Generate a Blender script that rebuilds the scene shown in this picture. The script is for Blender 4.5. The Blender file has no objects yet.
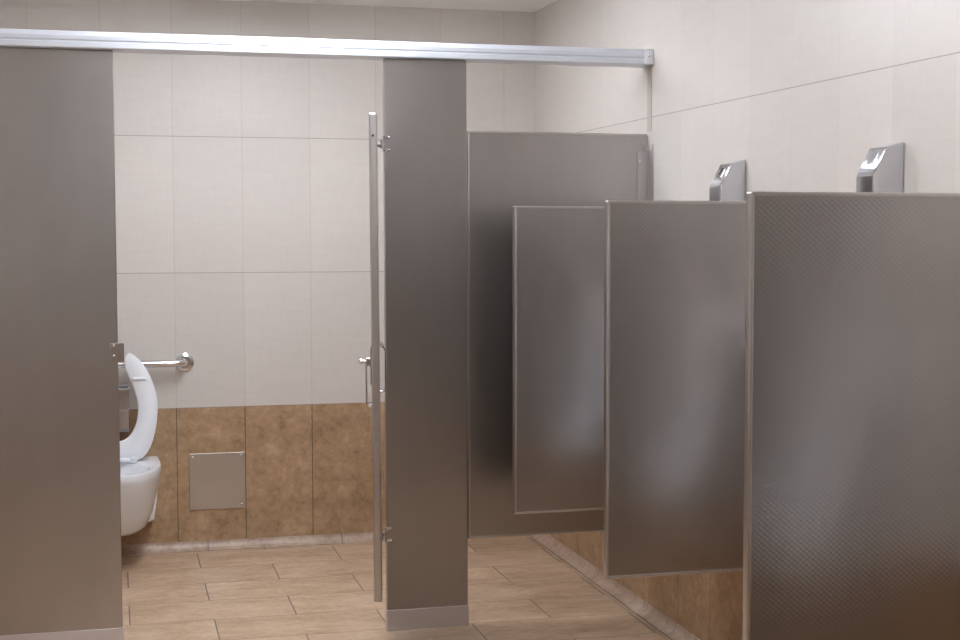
import bpy, bmesh, math, random
from mathutils import Vector, Matrix
random.seed(4)
PI = math.pi
S = bpy.context.scene
C = S.collection

# ------------------------------------------------------------------ room numbers (metres)
YB = 7.066      # back wall
XR = 1.9345     # right wall
XL = -0.72      # left wall
YR = -3.0       # wall behind the camera
ZC = 2.476      # ceiling
YF = 5.434      # face of the stall front
Z0 = 0.0394     # bottom of the wall tiles
T = 0.3048

# ------------------------------------------------------------------ node helpers
class NG:
    def __init__(self, name):
        self.m = bpy.data.materials.new(name); self.m.use_nodes = True
        self.nt = self.m.node_tree; self.nt.nodes.clear()
        self.out = self.nt.nodes.new('ShaderNodeOutputMaterial')
    def n(self, t, **kw):
        nd = self.nt.nodes.new(t)
        for k, v in kw.items():
            if k.startswith('i_'): nd.inputs[k[2:].replace('_', ' ')].default_value = v
            else: setattr(nd, k, v)
        return nd
    def l(self, a, b): self.nt.links.new(a, b)
    def put(self, sock, v):
        if isinstance(v, bpy.types.NodeSocket): self.l(v, sock)
        else: sock.default_value = v
    def math(self, op, a, b=None, c=None):
        nd = self.n('ShaderNodeMath', operation=op)
        self.put(nd.inputs[0], a)
        if b is not None: self.put(nd.inputs[1], b)
        if c is not None: self.put(nd.inputs[2], c)
        return nd.outputs[0]
    def mix(self, f, a, b, mode='MIX'):
        nd = self.n('ShaderNodeMix', data_type='RGBA', blend_type=mode)
        self.put(nd.inputs[0], f)
        self.put(nd.inputs[6], a if isinstance(a, bpy.types.NodeSocket) else (*a, 1))
        self.put(nd.inputs[7], b if isinstance(b, bpy.types.NodeSocket) else (*b, 1))
        return nd.outputs[2]
    def coords(self):
        tc = self.n('ShaderNodeTexCoord'); sp = self.n('ShaderNodeSeparateXYZ')
        self.l(tc.outputs['Object'], sp.inputs[0])
        return tc.outputs['Object'], sp.outputs
    def noise(self, vec, scale, detail=3, rough=.55, stretch=(1, 1, 1)):
        mp = self.n('ShaderNodeMapping'); self.l(vec, mp.inputs[0]); mp.inputs['Scale'].default_value = stretch
        t = self.n('ShaderNodeTexNoise'); self.l(mp.outputs[0], t.inputs[0])
        t.inputs['Scale'].default_value = scale; t.inputs['Detail'].default_value = detail; t.inputs['Roughness'].default_value = rough
        return t.outputs[0]
    def ramp(self, f, stops):
        r = self.n('ShaderNodeValToRGB'); self.l(f, r.inputs[0]); e = r.color_ramp.elements
        e[0].position = stops[0][0]; e[0].color = (*stops[0][1], 1)
        e[1].position = stops[-1][0]; e[1].color = (*stops[-1][1], 1)
        for p, c in stops[1:-1]: q = e.new(p); q.color = (*c, 1)
        return r.outputs[0]
    def bsdf(self, color, rough, metal=0, height=None, strength=.3, dist=.001, spec=.5, aniso=0, coat=0):
        b = self.n('ShaderNodeBsdfPrincipled')
        if isinstance(color, bpy.types.NodeSocket): self.l(color, b.inputs['Base Color'])
        else: b.inputs['Base Color'].default_value = (*color, 1)
        self.put(b.inputs['Roughness'], rough); b.inputs['Metallic'].default_value = metal
        b.inputs['Specular IOR Level'].default_value = spec
        b.inputs['Coat Weight'].default_value = coat
        if aniso:
            b.inputs['Anisotropic'].default_value = aniso
            tg = self.n('ShaderNodeTangent', direction_type='RADIAL', axis='Z'); self.l(tg.outputs[0], b.inputs['Tangent'])
        if height is not None:
            bp = self.n('ShaderNodeBump'); bp.inputs['Strength'].default_value = strength
            bp.inputs['Distance'].default_value = dist
            self.l(height, bp.inputs['Height']); self.l(bp.outputs[0], b.inputs['Normal'])
        self.l(b.outputs[0], self.out.inputs[0])
        return self.m
    def groove(self, v, w, period):   # 1 on the joint lines of coordinate v (already in tiles), w = joint width in metres
        fr = self.math('FRACT', v)
        d = self.math('MINIMUM', fr, self.math('SUBTRACT', 1.0, fr))
        return self.math('LESS_THAN', d, w / 2 / period)

def plain(name, color, rough, metal=0, var=.03, scale=30, spec=.5):
    g = NG(name); vec, _ = g.coords()
    n = g.noise(vec, scale)
    c = g.ramp(n, [(.25, tuple(max(0, x * (1 - var)) for x in color)), (.75, tuple(min(1, x * (1 + var)) for x in color))])
    r = g.math('MULTIPLY_ADD', n, rough * .2, rough * .9)
    return g.bsdf(c, r, metal, spec=spec)

def wall_material(name, axis, off, jf=.42):
    g = NG(name); vec, s = g.coords()
    u = g.math('DIVIDE', g.math('SUBTRACT', s[axis], off), T)
    v = g.math('DIVIDE', g.math('SUBTRACT', s[2], Z0), 2 * T)
    lowr = g.math('LESS_THAN', v, 1.0)
    cell = g.n('ShaderNodeCombineXYZ'); g.l(g.math('FLOOR', u), cell.inputs[0]); g.l(g.math('FLOOR', v), cell.inputs[1])
    wn = g.n('ShaderNodeTexWhiteNoise', noise_dimensions='2D'); g.l(cell.outputs[0], wn.inputs[0])
    fine = g.noise(vec, 90, 4, .6, (1, 1, .12)); fine2 = g.noise(vec, 60, 3, .6, (.15, .15, 1))
    lin = g.math('MULTIPLY_ADD', fine, .5, g.math('MULTIPLY', fine2, .5))
    beige = g.ramp(lin, [(.35, (.630, .580, .540)), (.65, (.665, .615, .575))])
    mott = g.noise(vec, 9, 8, .74); mott2 = g.noise(vec, 40, 6, .75)
    mm = g.math('MULTIPLY_ADD', mott2, .45, g.math('MULTIPLY', mott, .55))
    brown = g.ramp(mm, [(.34, (.240, .140, .075)), (.46, (.375, .240, .138)), (.54, (.440, .290, .172)), (.66, (.560, .390, .245))])
    tilec = g.mix(lowr, beige, brown)
    tone = g.math('MULTIPLY_ADD', wn.outputs[0], .07, .965)
    cc = g.n('ShaderNodeCombineColor'); [g.l(tone, cc.inputs[k]) for k in range(3)]
    tilec = g.mix(1.0, tilec, cc.outputs[0], 'MULTIPLY')
    gu = g.groove(u, .0035, T); gv = g.groove(v, .0032, 2 * T)
    # light joints between the upright beige tiles, dark ones in the brown course
    jc = g.mix(lowr, (.47, .41, .37), (.085, .055, .035))
    c = g.mix(g.math('MULTIPLY', gu, g.math('MULTIPLY_ADD', lowr, .90 - jf, jf)), tilec, jc)
    c = g.mix(g.math('MULTIPLY', gv, .65), c, (.24, .20, .17))
    gr = g.math('MAXIMUM', gu, gv)
    h = g.math('SUBTRACT', g.math('MULTIPLY', lin, .25), gr)
    return g.bsdf(c, g.math('MULTIPLY_ADD', lowr, .12, .36), 0, h, .35, .0012, .4)

def floor_material():
    g = NG('floor_tile'); vec, s = g.coords()
    row = g.math('DIVIDE', g.math('SUBTRACT', 6.9816, s[1]), T)
    ri = g.math('FLOOR', row)
    u = g.math('DIVIDE', g.math('SUBTRACT', s[0], .342), 2 * T)
    u = g.math('ADD', u, g.math('MULTIPLY', ri, .5))
    cell = g.n('ShaderNodeCombineXYZ'); g.l(g.math('FLOOR', u), cell.inputs[0]); g.l(ri, cell.inputs[1])
    wn = g.n('ShaderNodeTexWhiteNoise', noise_dimensions='2D'); g.l(cell.outputs[0], wn.inputs[0])
    sh = g.n('ShaderNodeVectorMath', operation='MULTIPLY_ADD'); g.l(wn.outputs[1], sh.inputs[0]); sh.inputs[1].default_value = (7, 7, 7); g.l(vec, sh.inputs[2])
    a = g.noise(sh.outputs[0], 4.0, 7, .68, (1, 1.9, 1)); b = g.noise(sh.outputs[0], 30, 5, .7, (1, 1.5, 1))
    m = g.math('MULTIPLY_ADD', b, .35, g.math('MULTIPLY', a, .65))
    c = g.ramp(m, [(.33, (.335, .215, .130)), (.46, (.490, .340, .225)), (.56, (.575, .420, .295)), (.68, (.690, .535, .400))])
    tone = g.math('MULTIPLY_ADD', wn.outputs[0], .10, .94)
    cc = g.n('ShaderNodeCombineColor'); [g.l(tone, cc.inputs[k]) for k in range(3)]
    c = g.mix(1.0, c, cc.outputs[0], 'MULTIPLY')
    gu = g.groove(u, .005, 2 * T); gv = g.groove(row, .0042, T)
    c = g.mix(g.math('MULTIPLY', gu, .9), c, (.10, .085, .075))
    c = g.mix(g.math('MULTIPLY', gv, .9), c, (.17, .125, .09))
    # seam of the narrow border strip along the right wall
    e = g.math('LESS_THAN', g.math('ABSOLUTE', g.math('SUBTRACT', s[0], 1.874)), .0022)
    e = g.math('MAXIMUM', e, g.math('LESS_THAN', g.math('ABSOLUTE', g.math('SUBTRACT', s[0], 1.889)), .0028))
    c = g.mix(g.math('MULTIPLY', e, .75), c, (.12, .10, .085))
    gr = g.math('MAXIMUM', gu, gv)
    h = g.math('SUBTRACT', g.math('MULTIPLY', m, .4), gr)
    return g.bsdf(c, .40, 0, h, .35, .0015, .45)

def cove_material(name, axis, off, pitch):
    g = NG(name); vec, s = g.coords()
    u = g.math('DIVIDE', g.math('SUBTRACT', s[axis], off), pitch)
    n = g.noise(vec, 14, 5, .7); n2 = g.noise(vec, 60, 3, .6)
    m = g.math('MULTIPLY_ADD', n2, .3, g.math('MULTIPLY', n, .7))
    c = g.ramp(m, [(.32, (.30, .21, .155)), (.48, (.45, .33, .255)), (.66, (.58, .45, .365))])
    gu = g.groove(u, .005, pitch)
    c = g.mix(g.math('MULTIPLY', gu, .7), c, (.11, .09, .08))
    return g.bsdf(c, .38, 0, m, .15, .002)

def steel(name, color, rough, pattern=True, aniso=0.0, strength=.25):
    g = NG(name); vec, s = g.coords()
    n = g.noise(vec, 5, 4, .6, (1, 1, .5))
    c = g.ramp(n, [(.3, tuple(x * .95 for x in color)), (.7, tuple(min(1, x * 1.04) for x in color))])
    r = g.math('MULTIPLY_ADD', n, .03, rough - .015)
    if pattern:
        kx = g.math('COSINE', g.math('MULTIPLY', g.math('ADD', s[0], s[1]), 2 * PI / .0145))
        kz = g.math('COSINE', g.math('MULTIPLY', s[2], 2 * PI / .0125))
        sx = g.math('SINE', g.math('MULTIPLY', g.math('ADD', s[0], s[1]), 2 * PI / .0145))
        sz = g.math('SINE', g.math('MULTIPLY', s[2], 2 * PI / .0125))
        pv = g.n('ShaderNodeCombineXYZ')
        g.l(g.math('MULTIPLY', g.math('MULTIPLY', sx, kz), strength * .4), pv.inputs[0])
        g.l(g.math('MULTIPLY', g.math('MULTIPLY', kx, sz), strength), pv.inputs[2])
        tr = g.n('ShaderNodeVectorTransform', vector_type='VECTOR', convert_from='OBJECT', convert_to='WORLD'); g.l(pv.outputs[0], tr.inputs[0])
        geo = g.n('ShaderNodeNewGeometry'); ad = g.n('ShaderNodeVectorMath', operation='ADD')
        g.l(geo.outputs['Normal'], ad.inputs[0]); g.l(tr.outputs[0], ad.inputs[1])
        nm = g.n('ShaderNodeVectorMath', operation='NORMALIZE'); g.l(ad.outputs[0], nm.inputs[0])
        m = g.bsdf(c, r, 1, None, 0, 0, .5, aniso)
        bn = [x for x in g.nt.nodes if x.type == 'BSDF_PRINCIPLED'][0]; g.l(nm.outputs[0], bn.inputs['Normal'])
        return m
    return g.bsdf(c, r, 1, None, 0, 0, .5, aniso)

def emitter(name, color, strength):
    g = NG(name); e = g.n('ShaderNodeEmission'); e.inputs[0].default_value = (*color, 1); e.inputs[1].default_value = strength
    g.l(e.outputs[0], g.out.inputs[0]); return g.m

M = {}
M['back'] = wall_material('back_wall_tile', 0, .264)
M['right'] = wall_material('side_wall_tile', 1, 3.889, .22)
M['floor'] = floor_material()
M['ceil'] = plain('ceiling_paint', (.95, .97, .98), .75, var=.01, scale=4)
M['cove_b'] = cove_material('cove_tile_back', 0, .395, 2 * T)
M['cove_r'] = cove_material('cove_tile_side', 1, 3.889, T)
M['panel'] = steel('textured_stainless', (.45, .425, .41), .295, True, .0, .09)
M['edge'] = steel('brushed_edge_steel', (.60, .57, .555), .32, False)
M['brushed'] = plain('brushed_stainless', (.74, .74, .80), .34, 1, .02, 8)
M['rail'] = plain('pale_anodised_aluminium', (.72, .75, .82), .38, .30, .01)
M['chrome'] = plain('polished_chrome', (.66, .67, .71), .07, 1, .01)
M['satin'] = plain('satin_stainless', (.70, .69, .70), .20, 1, .02)
M['bracket'] = steel('wall_bracket_steel', (.55, .52, .51), .34, False)
M['screw'] = plain('screw_steel', (.72, .70, .68), .18, 1, .02)
M['china'] = plain('white_vitreous_china', (.80, .81, .84), .10, 0, .01, 8)
M['plastic'] = plain('white_seat_plastic', (.82, .83, .87), .28, 0, .01, 8)
M['water'] = plain('toilet_water', (.62, .68, .72), .03, 0, .01)
M['black'] = plain('black_sensor_window', (.01, .01, .012), .08, 0, .1)
M['holeshade'] = plain('hole_shade_black', (.035, .032, .03), .5, 0, .1)  # near-black colour standing for shade inside a hole
M['strip'] = plain('beige_painted_metal', (.50, .45, .41), .45, 0, .02)
M['plate'] = plain('access_plate_steel', (.60, .565, .535), .34, 1, .03, 12)
M['lamp'] = emitter('lamp_diffuser', (.90, .94, 1.0), 15.0)
M['rear_fill'] = emitter('added_rear_fill_emitter', (.90, .94, 1.0), 9.5)  # glow of the fill lamp added at the rear
M['lampframe'] = plain('lamp_frame_paint', (.8, .8, .8), .5)

# ------------------------------------------------------------------ mesh helpers
def obj(name, bm, m, parent=None, smooth=True, bevel=0, segs=2, angle=35):
    me = bpy.data.meshes.new(name)
    bmesh.ops.recalc_face_normals(bm, faces=bm.faces)
    bm.to_mesh(me); bm.free(); me.materials.append(M[m] if isinstance(m, str) else m)
    o = bpy.data.objects.new(name, me); C.objects.link(o)
    if parent: o.parent = parent
    if smooth:
        for p in me.polygons: p.use_smooth = True
    if bevel:
        b = o.modifiers.new('bevel', 'BEVEL'); b.width = bevel; b.segments = segs; b.limit_method = 'ANGLE'; b.angle_limit = math.radians(30)
    if smooth:
        for e in me.edges: pass
        try: me.set_sharp_from_angle(angle=math.radians(angle))
        except Exception: pass
        if bevel:
            w = o.modifiers.new('wn', 'WEIGHTED_NORMAL'); w.keep_sharp = False
    return o
def box(bm, a, b):
    x0, y0, z0 = a; x1, y1, z1 = b
    v = [bm.verts.new((x, y, z)) for x in (x0, x1) for y in (y0, y1) for z in (z0, z1)]
    for f in ((0,1,3,2),(4,6,7,5),(0,4,5,1),(2,3,7,6),(0,2,6,4),(1,5,7,3)): bm.faces.new([v[i] for i in f])
def bx(a, b):
    bm = bmesh.new(); box(bm, a, b); return bm
def cyl(bm, p, q, r, n=20, r2=None):
    p = Vector(p); q = Vector(q); d = (q - p); z = d.normalized()
    x = z.orthogonal().normalized(); y = z.cross(x)
    A = []; B = []
    r2 = r if r2 is None else r2
    for i in range(n):
        a = 2 * PI * i / n; o = x * math.cos(a) + y * math.sin(a)
        A.append(bm.verts.new(p + o * r)); B.append(bm.verts.new(q + o * r2))
    for i in range(n): bm.faces.new((A[i], A[(i+1) % n], B[(i+1) % n], B[i]))
    bm.faces.new(A[::-1]); bm.faces.new(B)
def cy(p, q, r, n=20, r2=None):
    bm = bmesh.new(); cyl(bm, p, q, r, n, r2); return bm
def tube(bm, pts, r, n=14):
    pts = [Vector(p) for p in pts]; rings = []
    t0 = (pts[1] - pts[0]).normalized(); x = t0.orthogonal().normalized()
    for i, p in enumerate(pts):
        t = ((pts[min(i+1, len(pts)-1)] - pts[max(i-1, 0)])).normalized()
        x = (x - t * x.dot(t)).normalized(); y = t.cross(x)
        rings.append([bm.verts.new(p + (x * math.cos(2*PI*k/n) + y * math.sin(2*PI*k/n)) * r) for k in range(n)])
    for a, b in zip(rings, rings[1:]):
        for k in range(n): bm.faces.new((a[k], a[(k+1) % n], b[(k+1) % n], b[k]))
    bm.faces.new(rings[0][::-1]); bm.faces.new(rings[-1])
def tb(pts, r, n=14):
    bm = bmesh.new(); tube(bm, pts, r, n); return bm
def fillet(pts, rad, n=7):
    pts = [Vector(p) for p in pts]; out = [pts[0]]
    for i in range(1, len(pts) - 1):
        a = pts[i] + (pts[i-1] - pts[i]).normalized() * rad; b = pts[i] + (pts[i+1] - pts[i]).normalized() * rad
        for k in range(n + 1):
            t = k / n; out.append(a * (1-t)**2 + pts[i] * 2*t*(1-t) + b * t*t)
    return out + [pts[-1]]
def prism(bm, poly, axis, a, b):
    """poly = 2-D points in the two other axes (in xyz order), extruded along axis from a to b"""
    def P(p, t):
        q = list(p); q.insert(axis, t); return q
    A = [bm.verts.new(P(p, a)) for p in poly]; B = [bm.verts.new(P(p, b)) for p in poly]
    n = len(poly)
    for i in range(n): bm.faces.new((A[i], A[(i+1) % n], B[(i+1) % n], B[i]))
    bm.faces.new(A[::-1]); bm.faces.new(B)
def pr(poly, axis, a, b):
    bm = bmesh.new(); prism(bm, poly, axis, a, b); return bm
def dome(bm, c, d, r, h, n=14, m=4):
    """low button head: centre c on the surface, axis d"""
    c = Vector(c); z = Vector(d).normalized(); x = z.orthogonal().normalized(); y = z.cross(x); prev = None
    for j in range(m):
        t = j / m * PI / 2
        ring = [bm.verts.new(c + (x * math.cos(2*PI*k/n) + y * math.sin(2*PI*k/n)) * r * math.cos(t) + z * h * math.sin(t)) for k in range(n)]
        if prev:
            for k in range(n): bm.faces.new((prev[k], prev[(k+1) % n], ring[(k+1) % n], ring[k]))
        else: bm.faces.new(ring[::-1])
        prev = ring
    top = bm.verts.new(c + z * h)
    for k in range(n): bm.faces.new((prev[k], prev[(k+1) % n], top))
def dm(c, d, r, h):
    bm = bmesh.new(); dome(bm, c, d, r, h); return bm
def loft(bm, rings, close_a=True, close_b=True):
    R = [[bm.verts.new(p) for p in r] for r in rings]; n = len(R[0])
    for a, b in zip(R, R[1:]):
        for k in range(n): bm.faces.new((a[k], a[(k+1) % n], b[(k+1) % n], b[k]))
    if close_a: bm.faces.new(R[0][::-1])
    if close_b: bm.faces.new(R[-1])
    return R
def thing(name, label, cat, loc=(0, 0, 0), rotz=0, group=None):
    o = bpy.data.objects.new(name, None); C.objects.link(o); o.location = loc; o.rotation_euler = (0, 0, rotz)
    o.empty_display_size = .1
    o['label'] = label; o['category'] = cat
    if group: o['group'] = group
    return o
def tag(o, label, cat, group=None):
    o['label'] = label; o['category'] = cat
    if group: o['group'] = group
    return o
def struct(name, bm, m, **kw):
    o = obj(name, bm, m, None, **kw); o['kind'] = 'structure'; return o
def dup(root, loc, label, group=None):
    r = root.copy(); C.objects.link(r); r.location = loc; r['label'] = label
    if group: r['group'] = group
    for ch in list(root.children):
        c = ch.copy(); C.objects.link(c); c.parent = r
        for gch in ch.children:
            d = gch.copy(); C.objects.link(d); d.parent = c
    return r

# ------------------------------------------------------------------ the setting
struct('floor', bx((XL - .1, YR - .1, -.1), (XR + .1, YB + .1, 0)), 'floor', smooth=False)
struct('ceiling', bx((XL - .1, YR - .1, ZC), (XR + .1, YB + .1, ZC + .1)), 'ceil', smooth=False)
struct('wall_back', bx((XL - .1, YB, 0), (XR + .1, YB + .1, ZC)), 'back', smooth=False)
struct('wall_right', bx((XR, YR, 0), (XR + .1, YB, ZC)), 'right', smooth=False)
struct('wall_left', bx((XL - .1, YR, 0), (XL, YB, ZC)), 'right', smooth=False)
struct('wall_rear', bx((XL - .1, YR - .1, 0), (XR + .1, YR, ZC)), 'back', smooth=False)

def cove_poly(dx, h):    # (distance from the wall, height): concave quarter sweep, wall side last
    pts = [(dx, 0), (dx, .004)]
    for k in range(1, 9):
        a = PI / 2 * k / 8
        pts.append((dx - (dx - .006) * math.sin(a), .004 + (h - .004) * (1 - math.cos(a))))
    pts.append((0, h)); pts.append((0, 0)); return pts
struct('baseboard_right', pr([(XR - d, z) for d, z in cove_poly(.044, .040)], 1, YR, YB - .001), 'cove_r', angle=60)
struct('baseboard_back', pr([(YB - d, z) for d, z in cove_poly(.046, .040)], 0, XL, XR - .044), 'cove_b', angle=60)
struct('baseboard_left', pr([(XL + d, z) for d, z in cove_poly(.044, .040)], 1, YR, YB - .001), 'cove_r', angle=60)

# ------------------------------------------------------------------ stall front
RZ0, RZ1 = 2.057, 2.115
hr = thing('headrail', 'long pale aluminium headrail running across the top of the stall front', 'rail', (XR, YF, RZ0))
yf, yb = -.042, .072
prof = [(yf + .004, 0), (yf, .003), (yf, .020), (yf + .003, .022), (yf + .003, .026), (yf - .001, .028), (yf - .001, .041), (yf + .012, .056), (yf + .018, .058),
        (yb - .018, .058), (yb - .006, .052), (yb, .041), (yb, .003), (yb - .004, 0)]
obj('rail_body', pr(prof, 0, XL - XR, -.004), 'rail', hr, bevel=.0012)
eb = obj('end_bracket', bx((-.036, yf - .0025, .001), (-.001, yb + .001, .0575)), 'brushed', hr, bevel=.002)
obj('screw', dm((-.020, yf - .0025, .032), (0, -1, 0), .005, .003), 'screw', eb)

def pilaster(name, x0, x1, label):
    t = thing(name, label, 'partition', ((x0 + x1) / 2, YF, 0)); w = (x1 - x0) / 2
    obj('pilaster_panel', bx((-w, 0, .02), (w, .032, RZ0 - .0003)), 'panel', t, bevel=.003)
    obj('shoe', bx((-w - .0025, -.0035, 0), (w + .0025, .0355, .0755)), 'brushed', t, bevel=.0015)
    return t
pl = pilaster('pilaster', XL, .011, 'wide textured stainless steel pilaster to the left of the open stall doorway')
pc = (XL + .011) / 2
st = obj('door_strike', bx((-.015 - pc, -.0035, .999), (.0135 - pc, 0, 1.064)), 'satin', pl, bevel=.001)
obj('stop_plate', bx((.0110 - pc, -.002, .997), (.031 - pc, .004, 1.064)), 'satin', st, bevel=.001)
for z in (1.055, 1.020): obj('screw', dm((-.003 - pc, -.0035, z), (0, -1, 0), .0045, .0035), 'screw', st)
pr_ = pilaster('pilaster', .9377, 1.2368, 'narrow textured stainless steel pilaster between the open door and the fixed panel')

def edged_panel(parent, x0, x1, y0, y1, z0, z1, name='panel', r=.004):
    """flat textured steel sheet with a slim moulded edge on its top, bottom and free side"""
    obj(name, bx((x0 + .009, y0, z0 + .009), (x1, y1, z1 - .009)), 'panel', parent, bevel=.0005)
    # one U-shaped strip (top, free side, bottom), its section rounded
    bm = bmesh.new(); w = .011
    xe = x1 + .005; P = [(xe, z1), (x0, z1), (x0, z0), (xe, z0), (xe, z0 + w), (x0 + w, z0 + w), (x0 + w, z1 - w), (xe, z1 - w)]
    A = [bm.verts.new((x, y0 - .001, z)) for x, z in P]; B = [bm.verts.new((x, y1 + .001, z)) for x, z in P]
    for i in range(8): bm.faces.new((A[i], A[(i+1) % 8], B[(i+1) % 8], B[i]))
    for q in ((0, 1, 6, 7), (1, 2, 5, 6), (2, 3, 4, 5)): bm.faces.new([A[i] for i in q]); bm.faces.new([B[i] for i in q])
    obj('edge_trim', bm, 'edge', parent, bevel=.0048, segs=4)

# fixed panel between pilaster and wall
fp = thing('partition_panel', 'large textured stainless steel panel fixed between the narrow pilaster and the wall', 'partition', (1.2410, YF + .013, 0))
edged_panel(fp, 0, .683, 0, .026, .319, 1.808)
br = obj('wall_bracket', bx((1.889 - 1.2410, -.0045, .345), (1.9315 - 1.2410, -.0018, 1.742)), 'bracket', fp, bevel=.001)
bm = bmesh.new(); prism(bm, [(-.058, .345), (-.0045, .345), (-.0045, 1.745), (-.044, 1.745), (-.050, 1.766), (-.058, 1.766)], 0, .6900, .6930)
obj('bracket_flange', bm, 'bracket', br)
for z in (1.705, 1.1, .40): obj('screw', dm((.6595, -.0045, z), (0, -1, 0), .0045, .003), 'screw', br)
struct('trim_1', bx((XR - .003, YF - .022, 1.815), (XR, YF + .022, RZ0)), 'strip', bevel=.001)

# ------------------------------------------------------------------ open door, swung out towards the camera
near = Vector((.7515, 4.534)); hinge = Vector((.8975, 5.418))
dv = near - hinge; DL = dv.length
rot = math.atan2(dv.y, dv.x)            # local +x runs from the hinge to the free edge; local +y is the side facing right
dr = thing('stall_door', 'textured stainless steel stall door swung open and seen edge-on', 'door', (hinge.x, hinge.y, 0), rot)
H = .0125; DZ0, DZ1 = .328, 1.7965
obj('door_panel', bx((0, -H + .001, DZ0 + .006), (DL - .012, H - .001, DZ1 - .012)), 'panel', dr, bevel=.002)
bm = bmesh.new()
w_ = .020; P = [(0, DZ1), (DL, DZ1), (DL, DZ0), (0, DZ0), (0, DZ0 + w_), (DL - w_, DZ0 + w_), (DL - w_, DZ1 - w_), (0, DZ1 - w_)]
A = [bm.verts.new((x, -H, z)) for x, z in P]; B = [bm.verts.new((x, H, z)) for x, z in P]
for i in range(8): bm.faces.new((A[i], A[(i+1) % 8], B[(i+1) % 8], B[i]))
for q in ((0, 1, 6, 7), (1, 2, 5, 6), (2, 3, 4, 5)): bm.faces.new([A[i] for i in q]); bm.faces.new([B[i] for i in q])
et = obj('edge_trim', bm, 'edge', dr, bevel=.0055, segs=4)
bm = bmesh.new(); cyl(bm, (DL - .001, 0, 1.729), (DL + .0006, 0, 1.729), .0062); obj('screw', bm, 'screw', et)
bm = bmesh.new(); cyl(bm, (DL, 0, 1.729), (DL + .0009, 0, 1.729), .0036); obj('screw_recess_shade', bm, 'holeshade', et)  # flat dark disc paints the shade of the screw hole
# in the door's frame local +y points to world +x-ish (right of the picture) when rot ~ -100 deg
SR = 1 if Vector((-math.sin(rot), math.cos(rot))).x > 0 else -1
u = DL - .060
bm = bmesh.new(); tube(bm, fillet([(u, SR * H, 1.104), (u, SR * (H + .018), 1.092), (u, SR * (H + .018), .962), (u, SR * (H - .001), .962)], .010), .0032)
cyl(bm, (u, SR * (H - .001), 1.107), (u, SR * (H + .014), 1.100), .0085, 14, .0045)
cyl(bm, (u, SR * (H - .001), .962), (u, SR * (H + .006), .962), .006, 14)
obj('outer_pull', bm, 'chrome', dr)
bm = bmesh.new(); tube(bm, fillet([(u, -SR * (H - .001), 1.062), (u, -SR * (H + .0165), 1.055), (u, -SR * (H + .0165), .922), (u, -SR * (H - .001), .918)], .008), .0030)
cyl(bm, (u, -SR * (H - .001), .918), (u, -SR * (H + .009), .920), .0055, 14)
obj('inner_pull', bm, 'chrome', dr)
lt = obj('slide_latch', bx((u - .03, -SR * (H + .0175) if SR > 0 else H - .001, 1.040), (u + .02, -SR * (H - .001) if SR > 0 else H + .0175, 1.066)), 'satin', dr, bevel=.003)
bm = bmesh.new(); box(bm, (u - .035, min(-SR * H, -SR * (H + .004)), .985), (u + .025, max(-SR * H, -SR * (H + .004)), 1.100)); obj('latch_plate', bm, 'satin', lt, bevel=.001)
bm = bmesh.new(); cyl(bm, (u, -SR * (H + .016), 1.054), (u, -SR * (H + .026), 1.054), .0045); cyl(bm, (u, -SR * (H + .026), 1.054), (u, -SR * (H + .036), 1.054), .0078)
obj('latch_knob', bm, 'chrome', lt, bevel=.002)
dr.rotation_euler = (SR * .0049, 0, rot); dr.location.x += .0049 * 1.05     # the door hangs a hair out of plumb
# hinges: wrap round the pilaster edge, a pin reaches the door
inv = Matrix.Rotation(-rot, 4, 'Z') @ Matrix.Translation((-hinge.x, -hinge.y, 0))
def to_door(bm):
    mz = sum(v.co.z for v in bm.verts) / len(bm.verts); sh = -.0052 if mz < 1.05 else .0032
    bmesh.ops.transform(bm, matrix=inv @ Matrix.Translation((sh, 0, 0)), verts=bm.verts); return bm
for z0, z1, s in ((1.728, 1.784, 1), (.325, .381, -1)):
    bm = bmesh.new()
    box(bm, (.9340, YF - .0035, z0), (.9560, YF - .0002, z0 + .012)); box(bm, (.9340, YF - .0035, z1 - .012), (.9560, YF - .0002, z1))
    box(bm, (.9335, YF - .0035, z0), (.9400, YF - .0002, z1)); box(bm, (.9335, YF - .0035, z0), (.9372, YF + .035, z1))
    hg = obj('hinge', to_door(bm), 'satin', dr, bevel=.001)
    for z in (z0 + .006, z1 - .006):
        obj('screw', to_door(dm((.9545, YF - .0035, z), (0, -1, 0), .0045, .004)), 'chrome', hg)
    bm = bmesh.new(); zc = (z0 + z1) / 2
    cyl(bm, (.902, YF - .010, zc - .005), (.9345, YF - .010, zc - .005), .0075); cyl(bm, (.927, YF - .010, zc - .018), (.927, YF - .010, zc + .012), .0085)
    obj('hinge_pin', to_door(bm), 'chrome', hg)

# ------------------------------------------------------------------ urinal screens
XS = 1.329
def screen(y, label):
    t = thing('urinal_screen', label, 'partition', (XS, y, 0), 0, 'stainless steel urinal screens along the right wall')
    edged_panel(t, 0, XR - XS - .020, -.0255, 0, .464, 1.533)
    bm = bmesh.new()
    box(bm, (XR - XS - .045, -.0300, .50), (XR - XS - .001, -.0272, 1.49)); box(bm, (XR - XS - .045, .0018, .50), (XR - XS - .001, .0046, 1.49))
    box(bm, (XR - XS - .004, -.030, .50), (XR - XS - .001, .0046, 1.49))
    obj('wall_bracket', bm, 'satin', t)
    return t
s1 = screen(5.1376, 'farthest and smallest-looking urinal screen, in front of the large fixed panel')
dup(s1, (XS, 4.1091, 0), 'middle urinal screen, its lower edge showing above the brown wall tiles')
dup(s1, (XS, 3.1099, 0), 'nearest urinal screen, running out of the right edge of the photo')
dup(s1, (XS, 2.1050, 0), 'urinal screen closest to the camera, seen only as a reflection')

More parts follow.
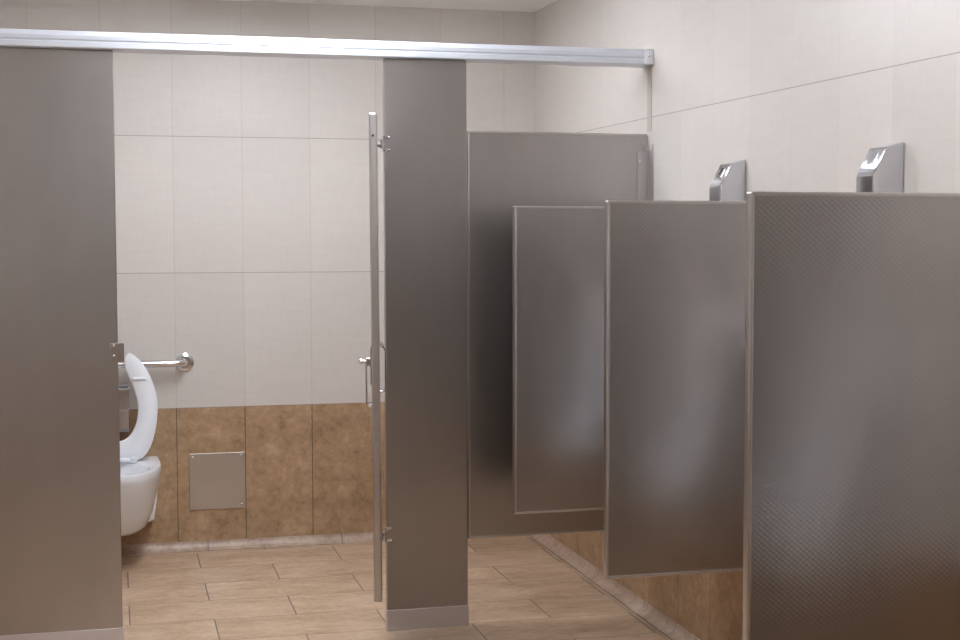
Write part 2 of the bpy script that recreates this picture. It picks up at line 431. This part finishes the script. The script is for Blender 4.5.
# ------------------------------------------------------------------ urinal flush valves
def valve(y, label):
    t = thing('flush_valve', label, 'flush valve', (XR, y, 1.16), 0, 'chrome sensor flush valves above the urinals')
    zb = -1.16; w = .0455
    # cover: side profile in (x, z): wall, sloping top, steep sensor face, upright front
    P = [(-.001, 1.673), (-.051, 1.660), (-.087, 1.591), (-.087, 1.40), (-.075, 1.385), (-.001, 1.385)]
    bm = bmesh.new(); prism(bm, [(x, z + zb) for x, z in P], 1, -w, w)
    cover = obj('cover', bm, 'chrome', t, bevel=.0035, segs=3)
    # raised sensor bezel with the dark window on the sloping face
    a = Vector((-.051, 0, 1.660 + zb)); b = Vector((-.087, 0, 1.591 + zb)); d = (b - a).normalized(); nrm = Vector((d.z, 0, -d.x)).normalized()
    if nrm.x > 0: nrm = -nrm
    def slab(t0, t1, ww, h, y0=0):
        bm = bmesh.new(); q = []
        for hh in (-.002, h):
            for tt, yy in ((t0, -ww), (t1, -ww), (t1, ww), (t0, ww)):
                p = a + d * tt + nrm * hh; q.append(bm.verts.new((p.x, yy + y0, p.z)))
        for f in ((0,1,2,3),(4,7,6,5),(0,4,5,1),(1,5,6,2),(2,6,7,3),(3,7,4,0)): bm.faces.new([q[i] for i in f])
        return bm
    bz = obj('sensor_bezel', slab(.010, .050, .017, .0025), 'chrome', cover, bevel=.002)
    obj('sensor_window', slab(.016, .040, .009, .0032), 'black', bz, bevel=.001)
    # polished plate on the lower front
    obj('front_plate', bx((-.0885, -w + .002, 1.41 + zb), (-.0865, w - .002, 1.587 + zb)), 'chrome', cover, bevel=.0008)
    obj('flush_tube', cy((-.045, 0, 1.20 + zb), (-.045, 0, 1.39 + zb), .016), 'chrome', t)
    obj('spud_flange', cy((-.045, 0, 1.168 + zb), (-.045, 0, 1.205 + zb), .030, 24, .018), 'chrome', t)
    return t
v1 = valve(4.5725, 'chrome sensor flush valve rising above the middle urinal screen')
dup(v1, (XR, 3.5640, 1.16), 'chrome sensor flush valve rising above the nearest urinal screen')
dup(v1, (XR, 2.460, 1.16), 'chrome sensor flush valve nearest the camera, out of the picture')

# ------------------------------------------------------------------ urinals
def urinal(y, label):
    t = thing('urinal', label, 'urinal', (XR, y, .60), 0, 'white wall-hung urinals between the screens')
    def ring(z, w, d, wall=0.0, n=40):
        pts = []
        for k in range(n):
            a = PI * k / (n - 1) - PI / 2
            cx = abs(math.cos(a)) ** .8; sy = math.copysign(abs(math.sin(a)) ** .75, math.sin(a))
            pts.append((-.001 - d * cx, w * sy, z - .60))
        return pts
    bm = bmesh.new()
    prof = [(.46, .07, .10), (.48, .11, .17), (.52, .15, .25), (.58, .172, .290), (.63, .180, .315), (.655, .182, .320)]
    loft(bm, [ring(*q) for q in prof] + [ring(.665, .176, .312), ring(.655, .150, .285), ring(.60, .120, .25), ring(.55, .07, .17), ring(.535, .03, .10)])
    obj('bowl', bm, 'china', t, angle=50)
    bm = bmesh.new()      # upright back with curved cheeks and a rounded hood
    def hring(z, w, d, c):
        o = []; n = 13
        for k in range(n):
            s = -1 + 2 * k / (n - 1); o.append((-.001 - d * (1 - c * (1 - s * s)), w * s, z - .60))
        o += [(-.001, w, z - .60), (-.001, -w, z - .60)]
        return o
    loft(bm, [hring(.60, .175, .28, .75), hring(.70, .172, .22, .72), hring(.82, .168, .165, .68), hring(.95, .165, .14, .62), hring(1.06, .160, .135, .40), hring(1.12, .150, .125, .10), hring(1.155, .125, .10, 0), hring(1.164, .09, .075, 0)])
    obj('back_shell', bm, 'china', t, angle=60)
    return t
u1 = urinal(4.620, 'white wall-hung urinal hidden behind the middle urinal screen')
dup(u1, (XR, 3.610, .60), 'white wall-hung urinal hidden behind the nearest urinal screen')
dup(u1, (XR, 2.500, .60), 'white wall-hung urinal nearest the camera, seen only in reflection')

# ------------------------------------------------------------------ toilet
TX = 0.0
tl = thing('toilet', 'white wall-hung toilet with its seat up, half hidden by the wide pilaster', 'toilet', (TX, YB, 0))
def tring(z, w, L, wb, n=48, e=.0, yb=-.001):
    """plan outline: flat at the wall (half width wb), widest w, rounded front at distance L"""
    pts = []; half = n // 2
    for k in range(half + 1):
        a = PI / 2 * k / half                       # right side, wall -> front
        t = k / half
        # straight run for the first 35 percent of the depth, half ellipse after it
        if t < .3:
            s = t / .3; pts.append((wb + (w - wb) * math.sin(s * PI / 2), yb - L * .42 * s, z))
        else:
            s = (t - .3) / .7 * PI / 2; pts.append((w * math.cos(s) , yb - L * .42 - L * .58 * math.sin(s), z))
    left = [(-x, y, z) for x, y, z in pts[::-1][1:]]
    return pts + left
body = [(.150, .085, .34, .080), (.154, .108, .39, .104), (.175, .128, .435, .122), (.23, .149, .478, .142), (.30, .165, .515, .156), (.36, .177, .545, .168), (.385, .1815, .556, .172), (.400, .1850, .562, .175), (.426, .1875, .566, .178), (.436, .184, .562, .175)]
bm = bmesh.new()
rings = [tring(*q) for q in body]
n_out = len(rings[0])
def iring2(z, w, yback, yfront):
    o = []
    half = n_out // 2
    for k in range(n_out):
        # k=0 at wall/right ... half at the front ... end wall/left
        a = (k + .5) / n_out * PI * 2 - PI        # -pi .. pi ; 0 at front
        yy = (yback + yfront) / 2 + (yfront - yback) / 2 * math.cos(a)
        o.append((-w * math.sin(a), -yy, z))
    return o
rings += [iring2(.438, .142, .165, .530), iring2(.432, .132, .172, .520), iring2(.39, .118, .175, .485), iring2(.33, .092, .20, .44), iring2(.29, .055, .25, .37)]
loft(bm, rings, True, True)
obj('bowl', bm, 'china', tl, angle=60)
obj('water', cy((0, -.315, .318), (0, -.315, .322), .080, 28), 'water', tl)
# mounting foot against the wall, with its bolt caps
bm = bmesh.new()
loft(bm, [[(sx * w, y, z) for sx, y in ((1, -.001), (1, -.065), (.86, -.085), (-.86, -.085), (-1, -.065), (-1, -.001))] for z, w in ((.148, .140), (.158, .158), (.24, .170), (.34, .178), (.41, .181))])
ft = obj('mounting_base', bm, 'china', tl, bevel=.006)
for sx in (-1, 1):
    obj('bolt_cap', dm((sx * .145, -.083, .215), (0, -1, 0), .013, .012), 'china', ft)
# raised open-front seat, traced from real proportions, 20 mm thick, leaning back a little
def px2(p): return ((p[0] - 115.7) / 233.0, .908 - (p[1] - 354) / 226.0)
outer = [(130, 353.2), (135, 355.6), (141, 361.5), (146.5, 369), (151, 378), (154.3, 387.5), (156.6, 397), (157.3, 407), (156.8, 416), (155.4, 426), (152.8, 437), (149, 447), (144, 454.5), (137, 459), (126, 461), (115.7, 461.3)]
innr = [(126.6, 355.8), (125.0, 360.5), (125.8, 367), (129, 376.5), (132.8, 386), (135.8, 395.5), (137.6, 405), (137.2, 415), (135, 424.5), (130.5, 433), (124, 438.5), (115.7, 440.5)]
def catmull(pts, n=4):
    o = []
    for i in range(len(pts) - 1):
        p0 = pts[max(i-1, 0)]; p1 = pts[i]; p2 = pts[i+1]; p3 = pts[min(i+2, len(pts)-1)]
        for k in range(n):
            t = k / n
            o.append(tuple(.5 * (2*b + (c-a)*t + (2*a-5*b+4*c-d)*t*t + (3*b-a-3*c+d)*t**3) for a, b, c, d in zip(p0, p1, p2, p3)))
    return o + [pts[-1]]
O = catmull([px2(p) for p in outer]); I = catmull([px2(p) for p in innr])
def resample(pts, n):
    L = [0]
    for a, b in zip(pts, pts[1:]): L.append(L[-1] + math.dist(a, b))
    o = []
    for k in range(n):
        t = L[-1] * k / (n - 1); i = 0
        while i < len(L) - 2 and L[i+1] < t: i += 1
        s = (t - L[i]) / (L[i+1] - L[i]); o.append(tuple(a + (b - a) * s for a, b in zip(pts[i], pts[i+1])))
    return o
N = 44
O = resample(O, N); I = resample(I, N)
O = O + [(-x, z) for x, z in O[::-1][1:]]; I = I + [(-x, z) for x, z in I[::-1][1:]]
bm = bmesh.new(); sections = []
SY = -.150; TH = .018; ZH = .44
def seat_pt(x, z, off):                      # off = distance in front of the seat's back face
    lean = (z - ZH) * .10
    return (x, SY + lean - off, z)
for (ox, oz), (ix, iz) in zip(O, I):
    sec = []
    for f, off in ((0, .004), (.06, 0), (.5, -.002), (.94, 0), (1, .004), (1, .012), (.92, TH), (.5, TH + .002), (.08, TH), (0, .012)):
        sec.append(seat_pt(ox + (ix - ox) * f, oz + (iz - oz) * f, off))
    sections.append(sec)
loft(bm, sections)
seat = obj('seat', bm, 'plastic', tl, angle=50)
bm = bmesh.new()
for sx in (-1, 1):
    x, z = (138.3 - 115.7) / 224 * sx, .908 - (378.5 - 354) / 226
    q = seat_pt(x, z, TH); q2 = seat_pt(x, z, TH + .009)
    mb = bmesh.new(); box(mb, (x - .029, q2[1], z - .007), (x + .029, q[1] + .001, z + .007)); 
    b_ = obj('bumper', mb, 'plastic', seat, bevel=.004, segs=3)
bm.free()
for sx in (-1, 1):
    obj('hinge', bx((sx * .072 - .014, SY - .052, .434), (sx * .072 + .014, SY + .006, .462)), 'china', seat, bevel=.004)
obj('hinge_rod', cy((-.062, SY - .036, .448), (.062, SY - .036, .448), .011), 'plastic', seat)

# flush valve of the toilet
fv = thing('toilet_flush_valve', 'chrome boxy flush valve on the wall behind the raised toilet seat', 'flush valve', (TX, YB, .512))
P = [(-.001, .262), (-.055, .255), (-.078, .236), (-.078, .150), (-.078, .060), (-.066, .044), (-.001, .044)]
bm = bmesh.new(); prism(bm, P, 0, -.058, .058); fc = obj('cover', bm, 'chrome', fv, bevel=.005, segs=3)
obj('cover_cap', bx((-.064, -.083, .232), (.064, -.001, .240)), 'satin', fc, bevel=.002)
obj('lower_plate', bx((-.054, -.0805, .058), (.054, -.077, .142)), 'satin', fc, bevel=.001)
obj('screw', dm((.058, -.050, .148), (1, 0, 0), .009, .008), 'chrome', fc)
obj('flush_tube', cy((0, -.045, -.074), (0, -.045, .050), .019), 'chrome', fv)

# grab bar on the back wall
gb = thing('grab_bar', 'stainless steel grab bar on the tiled wall above the toilet', 'grab bar', (-.15, YB, .857))
gx = .303 + .15
pts = fillet([(gx, -.002, 0), (gx, -.062, 0), (-gx, -.062, 0), (-gx, -.002, 0)], .045, 9)
obj('bar', tb(pts, .0160, 20), 'satin', gb)
for sx in (-1, 1):
    bm = bmesh.new(); cyl(bm, (sx * gx, -.0005, 0), (sx * gx, -.006, 0), .041, 32); cyl(bm, (sx * gx, -.006, 0), (sx * gx, -.012, 0), .041, 32, .028)
    obj('wall_flange', bm, 'satin', gb, angle=20)

# access plate
ap = thing('access_plate', 'square stainless steel access plate on the brown wall tiles', 'plate', (.4415, YB, .312))
obj('plate', bx((-.125, -.006, -.128), (.125, -.0005, .128)), 'plate', ap, bevel=.0015)
for sx in (-1, 1):
    for sz in (-1, 1):
        obj('screw', dm((sx * .108, -.006, sz * .112), (0, -1, 0), .0055, .003), 'screw', ap)

# ------------------------------------------------------------------ ceiling lamps
def lamp(x, y, w, d, label, m='lamp'):
    t = thing('ceiling_lamp', label, 'lamp', (x, y, ZC), 0, 'slim white lamps hung just below the ceiling')
    for sy in (-1, 1):
        y0, y1 = sorted((sy * d/2, sy * (d/2 + .008)))
        obj('end_cap', bx((-w/2, y0, -.080), (w/2, y1, -.036)), 'lampframe', t, smooth=False)
        bm = bmesh.new(); yy = sy * (d/2 - .15)
        cyl(bm, (0, yy, -.040), (0, yy, -.0005), .006, 10); cyl(bm, (0, yy, -.006), (0, yy, -.0005), .03, 16)
        obj('stem', bm, 'lampframe', t)
    obj('diffuser', bx((-w/2 + .004, -d/2, -.078), (w/2 - .004, d/2, -.038)), m, t, smooth=False)
    return t
lamp(.60, 5.42, .34, 1.74, 'ceiling lamp over the stall front')
lamp(.70, 3.00, .28, 1.10, 'ceiling lamp in front of the urinal screens')
lamp(.10, -2.20, .28, 1.10, 'unseen fill lamp added behind the camera', 'rear_fill')  # added fill, brightens the rear wall that the wide pilaster reflects
w = S.world or bpy.data.worlds.new('world'); S.world = w; w.use_nodes = True
w.node_tree.nodes['Background'].inputs[0].default_value = (.5, .5, .55, 1); w.node_tree.nodes['Background'].inputs[1].default_value = 0.0

# ------------------------------------------------------------------ camera
cd = bpy.data.cameras.new('camera'); cam = bpy.data.objects.new('camera', cd); C.objects.link(cam)
cd.sensor_fit = 'HORIZONTAL'; cd.sensor_width = 36; cd.lens = 1536.606 / 960 * 36
cd.shift_x = -(529.612 - 480) / 960; cd.shift_y = (329.188 - 320) / 960
cd.clip_start = .05
cam.location = (0, 0, 1.44903)
cam.rotation_euler = (PI / 2 - .06418, 0, -.264446)
S.camera = cam
S.view_settings.view_transform = 'Standard'; S.view_settings.look = 'None'; S.view_settings.gamma = 1
S.view_settings.use_curve_mapping = False; S.view_settings.exposure = 0.50
